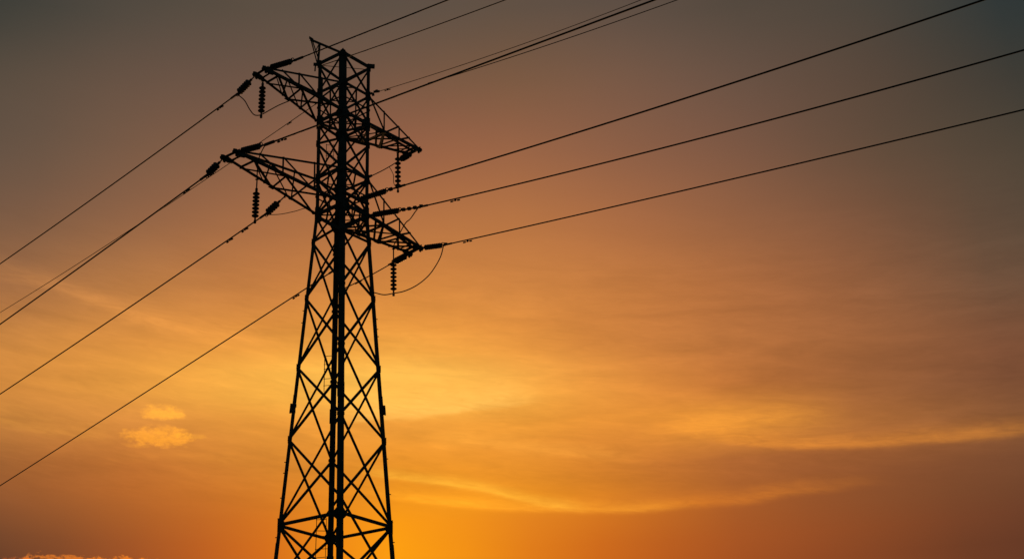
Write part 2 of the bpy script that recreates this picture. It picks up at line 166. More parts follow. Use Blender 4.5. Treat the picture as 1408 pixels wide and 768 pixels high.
for name, pts, up, dn, gain, nz, fade in STREAKS:
    fc = N.new('ShaderNodeFloatCurve')
    cm = fc.mapping.curves[0]
    A0, A1, E0, E1 = -30.0, 40.0, 5.0, 40.0
    u = [((a - A0) / (A1 - A0), (e - E0) / (E1 - E0)) for a, e in pts]
    cm.points[0].location = u[0]
    cm.points[1].location = u[-1]
    for q in u[1:-1]:
        cm.points.new(*q)
    fc.mapping.update()
    put(fc.inputs['Value'], rng(AZ, A0, A1))
    ec = m('MULTIPLY_ADD', fc.outputs[0], E1 - E0, E0)
    dv = m('SUBTRACT', m('ADD', EL, m('MULTIPLY', m('SUBTRACT', nw, 0.5), nz * 1.1)), ec)
    dv = m('ADD', dv, m('MULTIPLY', m('SUBTRACT', nf, 0.5), nz * 0.7))
    s = m('ADD', m('DIVIDE', m('MAXIMUM', dv, 0.0), up), m('DIVIDE', m('MAXIMUM', m('MULTIPLY', dv, -1.0), 0.0), dn))
    gs = m('EXPONENT', m('MULTIPLY', m('MULTIPLY', s, s), -1.0))
    w = m('MULTIPLY', rng(AZ, pts[0][0], pts[0][0] + fade, kind='SMOOTHSTEP'), rng(AZ, pts[-1][0], pts[-1][0] - fade, kind='SMOOTHSTEP'))
    gs = m('MULTIPLY', m('MULTIPLY', gs, w), m('MULTIPLY_ADD', m('SUBTRACT', nh, 0.5), 1.5 * nz + 1.0, m('MULTIPLY_ADD', m('SUBTRACT', nb, 0.5), 1.2, 1.0)))
    col = mix(1.0, col, scaled(gs, gain), 'ADD')

# small ragged cumulus
PP = vec(AZ, m('MULTIPLY', EL, 1.7))
np1 = noise(PP, 1.5, 6.0, 0.62, 0.3)
np2 = noise(PP, 4.0, 4.0, 0.6)
for name, a, e, ha, he, gain in PUFFS:
    dx = m('DIVIDE', m('SUBTRACT', AZ, a), ha)
    dy = m('DIVIDE', m('SUBTRACT', EL, e), he)
    dy = m('MAXIMUM', dy, m('MULTIPLY', dy, -1.5))
    rr = m('ADD', m('POWER', m('ABSOLUTE', dx), 2.6), m('MULTIPLY', dy, dy))
    v = m('SUBTRACT', 1.0, rr)
    v = m('ADD', v, m('MULTIPLY', m('SUBTRACT', np1, 0.5), 4.6 if name in 'cdef' else 3.0))
    v = m('ADD', v, m('MULTIPLY', m('SUBTRACT', np2, 0.5), 3.2 if name in 'cdef' else 1.0))
    msk = rng(v, *((0.1, 1.0) if name in 'cdef' else (-0.35, 1.1)), kind='SMOOTHSTEP')
    msk = m('MULTIPLY', msk, m('MULTIPLY_ADD', np2, 0.7, 0.75))
    col = mix(1.0, col, scaled(msk, gain), 'ADD')

# glow of the sun below the picture, dusk away from it
SDv = N.new('ShaderNodeVectorMath'); SDv.operation = 'DOT_PRODUCT'
K.new(tc.outputs['Generated'], SDv.inputs[0]); SDv.inputs[1].default_value = sd
ang = m('MULTIPLY', m('ARCCOSINE', m('MINIMUM', SDv.outputs['Value'], 0.99999)), 180 / math.pi)
low = rng(EL, 12.6, 6.0, kind='SMOOTHSTEP')
glow = m('MULTIPLY', rng(ang, 14.0, 0.0, kind='SMOOTHSTEP'), low)
col = mix(1.0, col, scaled(glow, (1.4, 0.45, 0.03)), 'ADD')
nish = N.new('ShaderNodeTexSky')
nish.sky_type = 'NISHITA'
nish.sun_disc = False
nish.sun_elevation = R(SUN_EL)
nish.sun_rotation = R(SUN_AZ)
nish.dust_density = 4.0
dusk = mix(1.0, scaled(0.006, (1, 1, 1)), nish.outputs[0], 'MULTIPLY')
dusk = mix(1.0, dusk, (0.008, 0.020, 0.023, 1), 'ADD')
away = m('MAXIMUM', m('MAXIMUM', rng(AZ, 31.5, 75.0, kind='SMOOTHSTEP'), rng(AZ, -18.0, -75.0, kind='SMOOTHSTEP')), rng(EL, 37.6, 62.0, kind='SMOOTHSTEP'))
col = mix(away, col, dusk)
bg = N.new('ShaderNodeBackground')
K.new(col, bg.inputs['Color'])
bg.inputs['Strength'].default_value = 1.0
wo = N.new('ShaderNodeOutputWorld')
K.new(bg.outputs[0], wo.inputs[0])


# ------------------------------------------------------------------ materials
def material(name, base, rough, spec=0.3, metal=0.0, var=0.35, scale=3.0):
    mt = bpy.data.materials.new(name)
    mt.use_nodes = True
    t = mt.node_tree
    b = t.nodes['Principled BSDF']
    n = t.nodes.new('ShaderNodeTexNoise')
    n.inputs['Scale'].default_value = scale
    n.inputs['Detail'].default_value = 6
    g_ = t.nodes.new('ShaderNodeTexCoord')
    t.links.new(g_.outputs['Object'], n.inputs['Vector'])
    r = t.nodes.new('ShaderNodeValToRGB')
    r.color_ramp.elements[0].position = 0.3
    r.color_ramp.elements[1].position = 0.7
    r.color_ramp.elements[0].color = (*[c * (1 - var) for c in base], 1)
    r.color_ramp.elements[1].color = (*[c * (1 + var) for c in base], 1)
    t.links.new(n.outputs['Fac'], r.inputs[0])
    t.links.new(r.outputs[0], b.inputs['Base Color'])
    b.inputs['Roughness'].default_value = rough
    b.inputs['Specular IOR Level'].default_value = spec
    b.inputs['Metallic'].default_value = metal
    return mt


STEEL = material('weathered_galvanised_steel', (0.065, 0.080, 0.080), 0.85, 0.1)
GLAZE = material('dark_glazed_porcelain', (0.055, 0.05, 0.05), 0.45, 0.3)
CABLE = material('dull_stranded_aluminium', (0.07, 0.075, 0.075), 0.75, 0.2, 0.0, 0.2, 8)
FIT = material('forged_fittings', (0.08, 0.085, 0.085), 0.7, 0.2)
CONC = material('rough_concrete', (0.30, 0.29, 0.27), 0.9, 0.2, 0, 0.2, 5)
GRASS = material('dry_grass_ground', (0.06, 0.065, 0.03), 0.95, 0.1, 0, 0.5, 0.6)

col_ = scene.collection


def link(name, bm, mat, parent=None, smooth=False):
    me = bpy.data.meshes.new(name)
    bmesh.ops.recalc_face_normals(bm, faces=bm.faces)
    bm.to_mesh(me)
    bm.free()
    me.materials.append(mat)
    if smooth:
        for p in me.polygons:
            p.use_smooth = True
    o = bpy.data.objects.new(name, me)
    col_.objects.link(o)
    o.parent = parent
    return o


def thing(name, label, cat, group=None, loc=(0, 0, 0)):
    o = bpy.data.objects.new(name, None)
    o.empty_display_size = 0.2
    col_.objects.link(o)
    o.location = loc
    return tag(o, label, cat, group)


def tag(o, label, cat, group=None):
    o['label'] = label
    o['category'] = cat
    if group:
        o['group'] = group
    return o


def V(*a):
    return Vector(a[0] if len(a) == 1 else a)


def perp(v, axis):
    v = v - axis * v.dot(axis)
    return v.normalized() if v.length > 1e-6 else axis.orthogonal().normalized()


def lerp(a, b, t):
    return a + (b - a) * t


def prism(bm, prof, p0, p1):
    a = [bm.verts.new(p0 + q) for q in prof]
    b = [bm.verts.new(p1 + q) for q in prof]
    n = len(prof)
    for i in range(n):
        bm.faces.new((a[i], a[(i + 1) % n], b[(i + 1) % n], b[i]))
    bm.faces.new(a[::-1])
    bm.faces.new(b)


def angle(bm, p0, p1, w, t, d1, d2, w2=None):
    w2 = w2 or w
    ax = (p1 - p0).normalized()
    u, v = perp(d1, ax), perp(d2, ax)
    prism(bm, [V((0, 0, 0)), u * w, u * w + v * t, u * t + v * t, u * t + v * w2, v * w2], p0, p1)


def tube(bm, pts, r, seg=8, cap=True):
    rings = []
    n = len(pts)
    ref = None
    for i, p in enumerate(pts):
        d = (pts[min(i + 1, n - 1)] - pts[max(i - 1, 0)]).normalized()
        if ref is None:
            ref = d.orthogonal().normalized()
        ref = perp(ref, d)
        o = d.cross(ref)
        rr = r[i] if isinstance(r, (list, tuple)) else r
        rings.append([bm.verts.new(p + (ref * math.cos(2 * math.pi * k / seg) + o * math.sin(2 * math.pi * k / seg)) * rr) for k in range(seg)])
    for a, b in zip(rings, rings[1:]):
        for k in range(seg):
            bm.faces.new((a[k], a[(k + 1) % seg], b[(k + 1) % seg], b[k]))
    if cap:
        bm.faces.new(rings[0][::-1])
        bm.faces.new(rings[-1])


def box(bm, c, x, y, z):
    vs_ = [bm.verts.new(c + x * i + y * j + z * k) for i in (-1, 1) for j in (-1, 1) for k in (-1, 1)]
    for f in ((0, 1, 3, 2), (4, 6, 7, 5), (0, 4, 5, 1), (2, 3, 7, 6), (0, 2, 6, 4), (1, 5, 7, 3)):
        bm.faces.new([vs_[i] for i in f])


def plate(bm, poly, nrm, t):
    a = [bm.verts.new(p - nrm * t / 2) for p in poly]
    b = [bm.verts.new(p + nrm * t / 2) for p in poly]
    n = len(poly)
    bm.faces.new(a[::-1]); bm.faces.new(b)
    for i in range(n):
        bm.faces.new((a[i], a[(i + 1) % n], b[(i + 1) % n], b[i]))


def lathe(bm, prof, seg=20):
    rings = []
    for r, z in prof:
        rings.append([bm.verts.new((r * math.cos(2 * math.pi * k / seg), r * math.sin(2 * math.pi * k / seg), z)) for k in range(seg)])
    for a, b in zip(rings, rings[1:]):
        for k in range(seg):
            bm.faces.new((a[k], a[(k + 1) % seg], b[(k + 1) % seg], b[k]))
    bm.faces.new(rings[0][::-1]); bm.faces.new(rings[-1])


def smooth_path(pts, n=10):
    out = []
    P = [pts[0] * 2 - pts[1]] + list(pts) + [pts[-1] * 2 - pts[-2]]
    for i in range(1, len(P) - 2):
        for k in range(n):
            t = k / n
            a, b, c, d = P[i - 1], P[i], P[i + 1], P[i + 2]
            out.append(0.5 * ((2 * b) + (c - a) * t + (2 * a - 5 * b + 4 * c - d) * t * t + (3 * b - a - 3 * c + d) * t ** 3))
    out.append(pts[-1])
    return out


# ------------------------------------------------------------------ ground
bm = bmesh.new()
S = 6000
ring0 = [V((0, 40, 0))]
vs_ = [bm.verts.new((x, y, 0)) for x, y in ((-S, -S), (S, -S), (S, S), (-S, S))]
bm.faces.new(vs_)
gr = link('ground', bm, GRASS)
gr['kind'] = 'structure'

# ------------------------------------------------------------------ the pylon
NXT = {'L': ('F', 'N'), 'N': ('L', 'R'), 'R': ('N', 'F'), 'F': ('R', 'L')}
FACES = [('L', 'N'), ('N', 'R'), ('R', 'F'), ('F', 'L')]
zT, zD, zC = LEV['T'], LEV['D'], LEV['C']


def leg(k, z):
    a, b, c = [V(p) for p in LEGS[k]]
    if z >= zD:
        return b + (a - b) * ((z - zD) / (zT - zD))
    return b + (c - b) * ((z - zD) / (zC - zD))


def axis(z):
    return sum((leg(k, z) for k in 'LNRF'), V((0, 0, 0))) / 4


def fnormal(a, b, z):
    mid = (leg(a, z) + leg(b, z)) / 2
    t = (leg(b, z) - leg(a, z)).normalized()
    n = mid - axis(z)
    n -= t * n.dot(t)
    n.z = 0
    return n.normalized()


base = axis(0); base.z = 0
pylon = thing('lattice_pylon', 'tall steel lattice pylon with two tiers of cross arms, black against the sunset', 'pylon', None, base)


def part(name, bm, mat=STEEL, parent=pylon, smooth=False):
    """link with world coordinates kept: geometry is moved into the pylon's frame"""
    bmesh.ops.translate(bm, verts=bm.verts, vec=-base)
    return link(name, bm, mat, parent, smooth)


LV = dict(LEV)
LV['E'] = zC - 2.35
LV['G'] = LV['E'] - 3.6
LV['H'] = LV['G'] - 3.6
WL = {'L': .17, 'R': .17, 'N': .165, 'F': .155}
for k in 'LNRF':
    bm = bmesh.new()
    i, j = NXT[k]
    for z0, z1, w in ((zT + .06, zD + .10, WL[k] * (1.32 if k == 'N' else .98)), (zD + .105, 0.3, WL[k])):
        angle(bm, leg(k, z1), leg(k, z0), w, .022, leg(i, z0) - leg(k, z0), leg(j, z0) - leg(k, z0))
    lg = part('leg', bm)
    # splice plates where leg lengths are bolted together
    for z in (zD + .10, LV['3'] - 1.35, LV['C'] - .9):
        for q in (i, j):
            t = (leg(q, z) - leg(k, z)).normalized()
            n = fnormal(*([k, q] if (k, q) in FACES else [q, k]), z)
            ax = (leg(k, z + .5) - leg(k, z - .5)).normalized()
            bm = bmesh.new()
            box(bm, leg(k, z) + t * .08 + n * .016, t * .075, n * .012, ax * .28)
            part('splice_plate', bm, STEEL, lg)
    s = 1
    for z in {'L': (20.9, 20.4, 15.0, 14.6, 13.7, 12.95, 12.3), 'R': (20.6, 20.2, 19.9, 15.2, 13.9, 12.9, 12.2), 'N': (17.2, 14.4), 'F': ()}[k]:
        q = i if s > 0 else j
        t = (leg(q, z) - leg(k, z)).normalized()
        o = -(leg(i, z) + leg(j, z) - leg(k, z) * 2).normalized()
        bm = bmesh.new()
        c = leg(k, z) + t * .03
        tube(bm, [c, c + (o - t * .5).normalized() * .075], .016, 6)
        part('step_bolt', bm, STEEL, lg)
        s = -s
    bm = bmesh.new()
    f0 = leg(k, .3)
    lathe(bm, [(.02, 0), (.62, 0), (.60, .12), (.36, .2), (.30, .42), (.02, .44)], 16)
    bmesh.ops.translate(bm, verts=bm.verts, vec=V((f0.x, f0.y, -.06)))
    part('footing', bm, CONC, lg)
    # guard collar on the two outer legs
    if k in 'LR':
        bm = bmesh.new()
        z = LV['4'] + 1.28
        ax = (leg(k, z + .5) - leg(k, z - .5)).normalized()
        o = (leg(k, z) - axis(z)); o.z = 0; o.normalize()
        sd_ = ax.cross(o)
        box(bm, leg(k, z) - o * .04, o * .10, sd_ * .11, ax * .03)
        box(bm, leg(k, z - .22) - o * .04, o * .09, sd_ * .10, ax * .03)
        box(bm, leg(k, z - .1) + o * .05, o * .04, sd_ * .05, ax * .17)
        tube(bm, [leg(k, z + .05) + o * .06, leg(k, z - .3) + o * .06], .02, 8)
        part('guard_collar', bm, FIT, lg)


def brace(name, p, q, n, w, off, t=.012, parent=pylon, trim=0.0):
    ax = (q - p).normalized()
    side = ax.cross(n)
    if side.z < 0:
        side = -side
    bm = bmesh.new()
    p_, q_ = p + n * off + ax * trim - side * w * .5, q + n * off - ax * trim - side * w * .5
    angle(bm, p_, q_, w, t, side, -n if off >= 0 else n, w * .36)
    return part(name, bm, STEEL, parent)


# the inner legs carry their joints a little above or below those of the outer legs
JOINT = {('N', '3'): .43, ('N', '4'): .48, ('N', 'C'): .58, ('F', '4'): -.25, ('N', '2'): .1}


def jleg(k, lv):
    return leg(k, LV[lv] + JOINT.get((k, lv), 0))


order = ['T', 'M', 'B', 'P', 'Q', 'D', '1', '2', '3', '4', 'C', 'E']
for lo in range(len(order) - 1):
    zt_, zb_ = LV[order[lo]], LV[order[lo + 1]]
    w = .102 if order[lo] in 'TMBP' else .100
    for a, b in FACES:
        n = fnormal(a, b, (zt_ + zb_) / 2)
        brace('diagonal_brace', jleg(a, order[lo]), jleg(b, order[lo + 1]), n, w, .014)
        brace('diagonal_brace', jleg(b, order[lo]), jleg(a, order[lo + 1]), n, w, -.014)
for zt_, zb_ in ((LV['E'], LV['G']), (LV['G'], LV['H'])):
    for a, b in FACES:
        brace('diagonal_brace', leg(a, zt_), leg(b, zb_), fnormal(a, b, zt_), .1, .014)
for lv, w in (('T', .13), ('M', .10), ('B', .13), ('Q', .11), ('D', .14), ('C', .105), ('G', .11)):
    for a, b in FACES:
        z = LV[lv]
        brace('horizontal_beam', leg(a, z), leg(b, z), fnormal(a, b, z), w * 1.12, .03)
for lv in 'BD':
    z = LV[lv]
    brace('plan_brace', leg('L', z), leg('R', z), V((0, 0, 1)), .075, .02)
    brace('plan_brace', leg('N', z), leg('F', z), V((0, 0, 1)), .075, -.02)
for lv in 'MQBD':
    z = LV[lv] + .02
    mids = [lerp(leg(a, z), leg(b, z), .5) for a, b in FACES]
    for i_ in range(4):
        brace('plan_brace', mids[i_], mids[(i_ + 1) % 4], V((0, 0, 1)), .07, .045)
for lo_, hi_ in (('B', 'M'), ('D', 'Q')):
    zl, zh = LV[lo_], LV[hi_]
    zm = (zl + zh) / 2
    for a, b in FACES:
        c = lerp(lerp(leg(a, zl), leg(b, zl), .5), lerp(leg(a, zh), leg(b, zh), .5), .5)
        n = fnormal(a, b, zm)
        brace('redundant_brace', leg(a, zm), c, n, .06, .035)
        brace('redundant_brace', leg(b, zm), c, n, .06, .035)
        brace('redundant_brace', c, lerp(leg(a, zl), leg(b, zl), .5), n, .06, -.04)
bm = bmesh.new()
tube(bm, [leg('L', zT) + V((0, 0, -.05)), leg('R', zT - .1)], .014, 6)
part('bonding_cable', bm, CABLE)

GS = {'T': .19, 'M': .23, 'B': .31, 'P': .15, 'Q': .22, 'D': .33, '1': .15, '2': .14, '3': .14, '4': .14, 'C': .25, 'E': .15}
for lv, r in GS.items():
    for k in 'LNRF':
        z = LV[lv] + (JOINT.get((k, lv), 0) if lv != 'C' else 0)
        bm = bmesh.new()
        for q in NXT[k]:
            f = (k, q) if (k, q) in FACES else (q, k)
            n = fnormal(*f, z)
            t = (leg(q, z) - leg(k, z)).normalized()
            c = leg(k, z)
            u = V((0, 0, 1))
            poly = [c + t * (-.03) + u * r, c + t * r * .55 + u * r * .85, c + t * r * 1.15 + u * r * .35, c + t * r * 1.15 - u * r * .35, c + t * r * .55 - u * r * .85, c + t * (-.03) - u * r]
            plate(bm, [p + n * .006 for p in poly], n, .012)
            for bx, bz in ((.35, .5), (.35, -.5), (.8, .2), (.8, -.2), (.4, 0)):
                box(bm, c + t * r * bx + u * r * bz + n * .05, t * .018, n * .016, u * .018)
        part('gusset_plate', bm)

# ------------------------------------------------------------------ cross arms


def cross_arm(tag_, ra, rb, ua, ub, ta, tb, uta, utb, mirror):
    """lower chords ra>ta and rb>tb, upper chords ua>uta and ub>utb"""
    up = V((0, 0, 1))
    out = ((ta + tb) / 2 - (ra + rb) / 2).normalized()
    bm = bmesh.new()
    sp = (tb - ta).normalized()
    # tip: two struts between the chord ends, end plates and hanger lugs
    angle(bm, ta - sp * .12 - out * .05, tb + sp * .12 - out * .05, .11, .014, up, out)
    angle(bm, ta - out * .34, tb - out * .34, .08, .012, up, out)
    for t_ in (ta, tb):
        c = t_ - out * .12
        nn = sp
        plate(bm, [c + out * .26 + up * .08, c + out * .26 - up * .08, c - out * .1 - up * .10, c - out * .30 - up * .04, c - out * .30 + up * .09, c - out * .05 + up * .13], nn, .06)
        tube(bm, [t_ + out * .06 - sp * .08, t_ + out * .06 + sp * .08], .075, 10)
        box(bm, t_ - up * .08 - out * .02, out * .05, sp * .02, up * .09)
    arm = part('cross_arm', bm)
    for r_, t_, s in ((ra, ta, -1), (rb, tb, 1)):
        b_ = bmesh.new()
        angle(b_, r_, t_ + out * .06, .12, .016, up, sp * -s, .07)
        part('lower_chord', b_, STEEL, arm)
    for r_, t_, s in ((ua, uta, -1), (ub, utb, 1)):
        b_ = bmesh.new()
        angle(b_, r_, t_, .095 if mirror else .085, .012, -up, sp * -s, .045)
        part('upper_chord', b_, STEEL, arm)
    A = lambda f: lerp(ta, ra, f)
    B = lambda f: lerp(tb, rb, f)
    UA = lambda f: lerp(uta, ua, f)
    UB = lambda f: lerp(utb, ub, f)
    nplan = (tb - ta).cross(out).normalized()
    if nplan.z < 0:
        nplan = -nplan
    lst = [(A(.16), B(.45)), (B(.16), A(.5)), (A(.5), B(.45)), (A(.5), B(.86)), (B(.45), A(.98)), (A(.16), B(.16))]
    if mirror:
        lst = [(B(.16), A(.45)), (A(.16), B(.5)), (B(.5), A(.45)), (B(.5), A(.86)), (A(.45), B(.98)), (A(.16), B(.16)), (A(.72), B(.72)), (A(.06), B(.3)), (B(.45), A(.72)), (A(.72), B(.98)), (B(.72), A(.98))]
    for i_, (p, q) in enumerate(lst):
        brace('lattice_brace', p, q, nplan, .092, .02 if i_ % 2 else -.02, .01, arm)
    for X, U, s in ((A, UA, -1), (B, UB, 1)):
        n = sp * s
        for (p, q) in ((U(.42), X(.42)), (U(.42), X(.7)), (X(.42), U(.2)), (U(.72), X(.72)), (X(.7), U(1))):
            brace('web_brace', p, q, n, .08 if mirror else .07, .02, .009, arm)
    for c, r in ((A(.5), .13), (B(.45), .12)):
        b_ = bmesh.new()
        plate(b_, [c + out * r + sp * r * .5, c + out * r - sp * r * .5, c - out * r - sp * r * .5, c - out * r + sp * r * .5], nplan, .014)
        part('joint_plate', b_, STEEL, arm)
    return arm


TV = {k: V(v) for k, v in TIPS.items()}


def toward(a, b, dist):
    return a + (b - a).normalized() * dist


z2, z3, z4, z5 = LV['M'], LV['B'], LV['Q'], LV['D']
up = V((0, 0, 1))
cross_arm('UL', leg('L', z3), leg('N', z3), leg('L', z2), leg('N', z2), TV['ULa'], TV['ULb'],
          lerp(TV['ULa'], TV['ULb'], .85) + up * .12, TV['ULb'] + up * .10, False)
cross_arm('LL', leg('L', z5), leg('N', z5), leg('L', z4), leg('N', z4), TV['LLa'], TV['LLb'],
          lerp(TV['LLa'], TV['LLb'], .85) + up * .12, TV['LLb'] + up * .10, False)
cross_arm('UR', leg('R', z3), leg('F', z3), leg('R', z2), leg('F', z2), TV['URa'], TV['URb'],
          TV['URa'] + up * .12, lerp(TV['URa'], TV['URb'], .55) + up * .10, True)
cross_arm('LR', leg('R', z5), leg('F', z5), leg('R', z4), leg('F', z4), TV['LRa'], TV['LRb'],
          TV['LRa'] + up * .12, lerp(TV['LRa'], TV['LRb'], .45) + up * .10, True)

# earth-wire peak on top
ht, hp = V(HORN['tip']), V(HORN['post'])
n = fnormal('L', 'N', zT)
bm = bmesh.new()
angle(bm, leg('N', zT) + n * .03, ht + n * .03, .10, .014, -up, -n)
box(bm, ht, (ht - hp).normalized() * .10, n * .06, up * .07)
pk = part('earth_wire_peak', bm)
brace('peak_post', leg('L', zT), hp, n, .10, .04, .012, pk)
brace('peak_stay', leg('L', zT - .05), ht, n, .055, .05, .01, pk)
brace('peak_stay', leg('L', zT - .02) - n * .12, ht, n, .045, -.05, .01, pk)
brace('peak_brace', lerp(leg('L', zT), ht, .45), lerp(leg('N', zT), ht, .72), n, .045, .02, .009, pk)
bm = bmesh.new()
c = leg('L', zT)
o = (leg('L', zT) - leg('R', zT)).normalized()
box(bm, c + o * .1 - up * .02, o * .1, o.cross(up) * .05, up * .05)
tube(bm, [c + o * .12 - up * .05, c + o * .13 - up * .35], .03, 8)
part('hanging_lug', bm, FIT)
bm = bmesh.new()
c = leg('R', zT)
o = (leg('R', zT) - leg('L', zT)).normalized()
box(bm, c + o * .07 + up * .08, o * .12, o.cross(up) * .07, up * .07)
part('end_bracket', bm, FIT)

# cross member that carries the middle line
pW4 = V(WIRES['W4']['a'])
n = fnormal('N', 'R', pW4.z)
bm = bmesh.new()
tz = pW4.z
angle(bm, leg('N', tz) + n * .05, leg('R', tz) + n * .05, .10, .012, up, -n)
plate(bm, [pW4 + n * .07 + V(d) for d in ((0, 0, .17),)] + [pW4 + n * .07 + (leg('R', tz) - leg('N', tz)).normalized() * a + up * b for a, b in ((.16, .06), (.16, -.1), (-.16, -.1), (-.16, .06))], n, .016)
part('anchor_beam', bm)

# short climbing ladders and a bent bracket on the rear leg
for (p0, p1), rungs, wd in zip(LADDER, (5, 6, 3), (.42, .36, .3)):
    p0, p1 = V(p0), V(p1)
    d = (p1 - p0).normalized()
    tdir = (leg('F', p0.z) - p0); tdir.z = 0
    L_ = tdir.length
    tdir.normalize()
    bm = bmesh.new()
    tube(bm, [p0, p1], .014, 6)
    tube(bm, [p0 + tdir * wd, p1 + tdir * wd], .011, 6)
    ld = part('ladder', bm, FIT)
    for k in range(rungs):
        t = (k + .15) / rungs + .04 * math.sin(k * 2.3)
        c = lerp(p0, p1, t)
        bm = bmesh.new()
        tube(bm, [c - tdir * .03, c + tdir * (L_ if k % 2 else wd) + up * random.uniform(-.04, .04)], .011, 6)
        part('rung', bm, FIT, ld)


# ------------------------------------------------------------------ insulators
def disc_mesh(r):
    bm = bmesh.new()
    lathe(bm, [(.03, -.062), (.046, -.060), (.05, -.02), (r * .55, -.008), (r * .92, .012), (r, .026), (r * .96, .036), (r * .7, .022), (r * .45, .030), (.035, .026), (.022, .062)], 20)
    me = bpy.data.meshes.new('disc')
    bmesh.ops.recalc_face_normals(bm, faces=bm.faces)
    bm.to_mesh(me)
    bm.free()
    me.materials.append(GLAZE)
    for p in me.polygons:
        p.use_smooth = True
    return me


DISC = disc_mesh(.135)
DISC_T = disc_mesh(.118)
DISC_L = disc_mesh(.145)


def local_part(name, bm, mat, parent, smooth=False):
    return link(name, bm, mat, parent, smooth)


def string(name, label, group, p0, p1, lead0, tail, n, me, ring=False):
    """insulator string hanging from p0 to p1, local z along the string"""
    d = p1 - p0
    L_ = d.length
    d.normalize()
    o = thing(name, label, 'insulator', group, p0)
    o.rotation_mode = 'QUATERNION'
    o.rotation_quaternion = d.to_track_quat('Z', 'X' if abs(d.z) < .9 else 'Y')
    z0, z1 = lead0, L_ - tail
    bm = bmesh.new()
    tube(bm, [V((0, 0, -.04)), V((0, 0, z0))], .026, 8)
    tube(bm, [V((-.06, 0, .02)), V((.06, 0, .02))], .03, 8)
    tube(bm, [V((0, 0, z0 - .12)), V((0, 0, z0 - .02))], .05, 8)
    local_part('hanger_link', bm, FIT, o)
    if ring:
        n = max(5, int((z1 - z0) / (.112 if me == DISC_L else .088)))
    step = (z1 - z0) / n
    for k in range(n):
        c = bpy.data.objects.new('disc', me)
        col_.objects.link(c)
        c.parent = o
        c.location = (0, 0, z0 + step * (k + .5))
    bm = bmesh.new()
    tube(bm, [V((0, 0, z0 - .02)), V((0, 0, z1 + .02))], .046 if ring else .05, 10)
    local_part('core_rod', bm, GLAZE, o)
    bm = bmesh.new()
    tube(bm, [V((0, 0, z1)), V((0, 0, L_ + .05))], .034, 8)
    tube(bm, [V((0, 0, L_ - .02)), V((0, 0, L_ + .08))], .05, 8)
    if ring:
        tube(bm, [V((-.1, 0, z1 + .05)), V((.1, 0, z1 + .05))], .035, 8)
        zz = z1 + .3
        while zz < L_ - .1:
            box(bm, V((.01, 0, zz)), V((.055, 0, 0)), V((0, .05, 0)), V((0, 0, .07)))
            zz += .27
    local_part('conductor_clamp', bm, FIT, o)
    if ring:
        bm = bmesh.new()
        pts = [V((.10 * math.cos(a), .04, z1 + .12 + .10 * math.sin(a))) for a in [i * math.pi / 8 for i in range(17)]]
        tube(bm, pts, .016, 6)
        local_part('arcing_ring', bm, FIT, o)
    return o


def wire_pt(k, s):
    W = WIRES[k]
    c2, c1, c0 = W['c']
    z = (c2 * s + c1) * s + c0
    return V((W['a'][0] + W['t'][0] * s, W['a'][1] + W['t'][1] * s, W['a'][2] + z))


GT = 'strain insulator strings at the ends of the lines'
STR = {
    'W1': ('black strain insulator pointing right from the tip of the upper left cross arm', 8),
    'W3': ('black strain insulator pointing right from the tip of the lower left cross arm', 8),
    'W4': ('black strain insulator on the shaft beneath the hanging insulator of the upper right arm', 7),
    'W5': ('black strain insulator pointing right from the shaft node above the lower right arm', 8),
    'W6': ('black strain insulator pointing right from the tip of the lower right cross arm', 7),
    'V1': ('ribbed strain insulator pointing down left from the tip of the upper left cross arm', 8),
    'V2': ('ribbed strain insulator pointing down left from the tip of the lower left cross arm', 7),
    'V3': ('ribbed strain insulator below the middle of the lower left cross arm', 8),
}
LEADS = {'W1': (.26, .22), 'W3': (.24, .32), 'W6': (.2, .16), 'V1': (.42, .16), 'V2': (.40, .14), 'V3': (.46, .12)}
for k, (lab, n) in STR.items():
    a = V(WIRES[k]['a'])
    e = wire_pt(k, WIRES[k]['s0'])
    L_ = (e - a).length
    if k in ('W4', 'W5'):
        string('strain_insulator', lab, GT, a, e, .14 if k == 'W4' else .22, L_ - (1.28 if k == 'W4' else 1.4), n, DISC_T, True)
    else:
        string('strain_insulator', lab, GT, a, e, *LEADS[k], n, DISC_L if k[0] == 'V' else DISC_T, True)
SH = {
    'UR': ('ribbed strain insulator pointing down left from the tip of the upper right cross arm', .95),
    'LR': ('ribbed strain insulator pointing down left from the tip of the lower right cross arm', 1.02),
}
SHE = {}
for k, (lab, ln) in SH.items():
    a, b = V(SHORT[k][0]), V(SHORT[k][1])
    e = toward(a, b, ln)
    SHE[k] = e
    string('strain_insulator', lab, GT, a, e, .26, .12, 7, DISC_L, True)
VL = {
    'UL': 'upright disc insulator hanging under the upper left cross arm',
    'LL': 'upright disc insulator on a long rod under the lower left cross arm',
    'UR': 'upright disc insulator hanging under the upper right cross arm',
    'LR': 'upright disc insulator on a long rod under the lower right cross arm',
}
for k, lab in VL.items():
    s = SUS[k]
    p0 = V(s['p']) - up * .02
    p1 = V((p0.x, p0.y, s['zb']))
    string('suspension_insulator', lab, 'hanging disc insulators under the cross arms', p0, p1, p0.z - s['zt'], .17, 7, DISC)

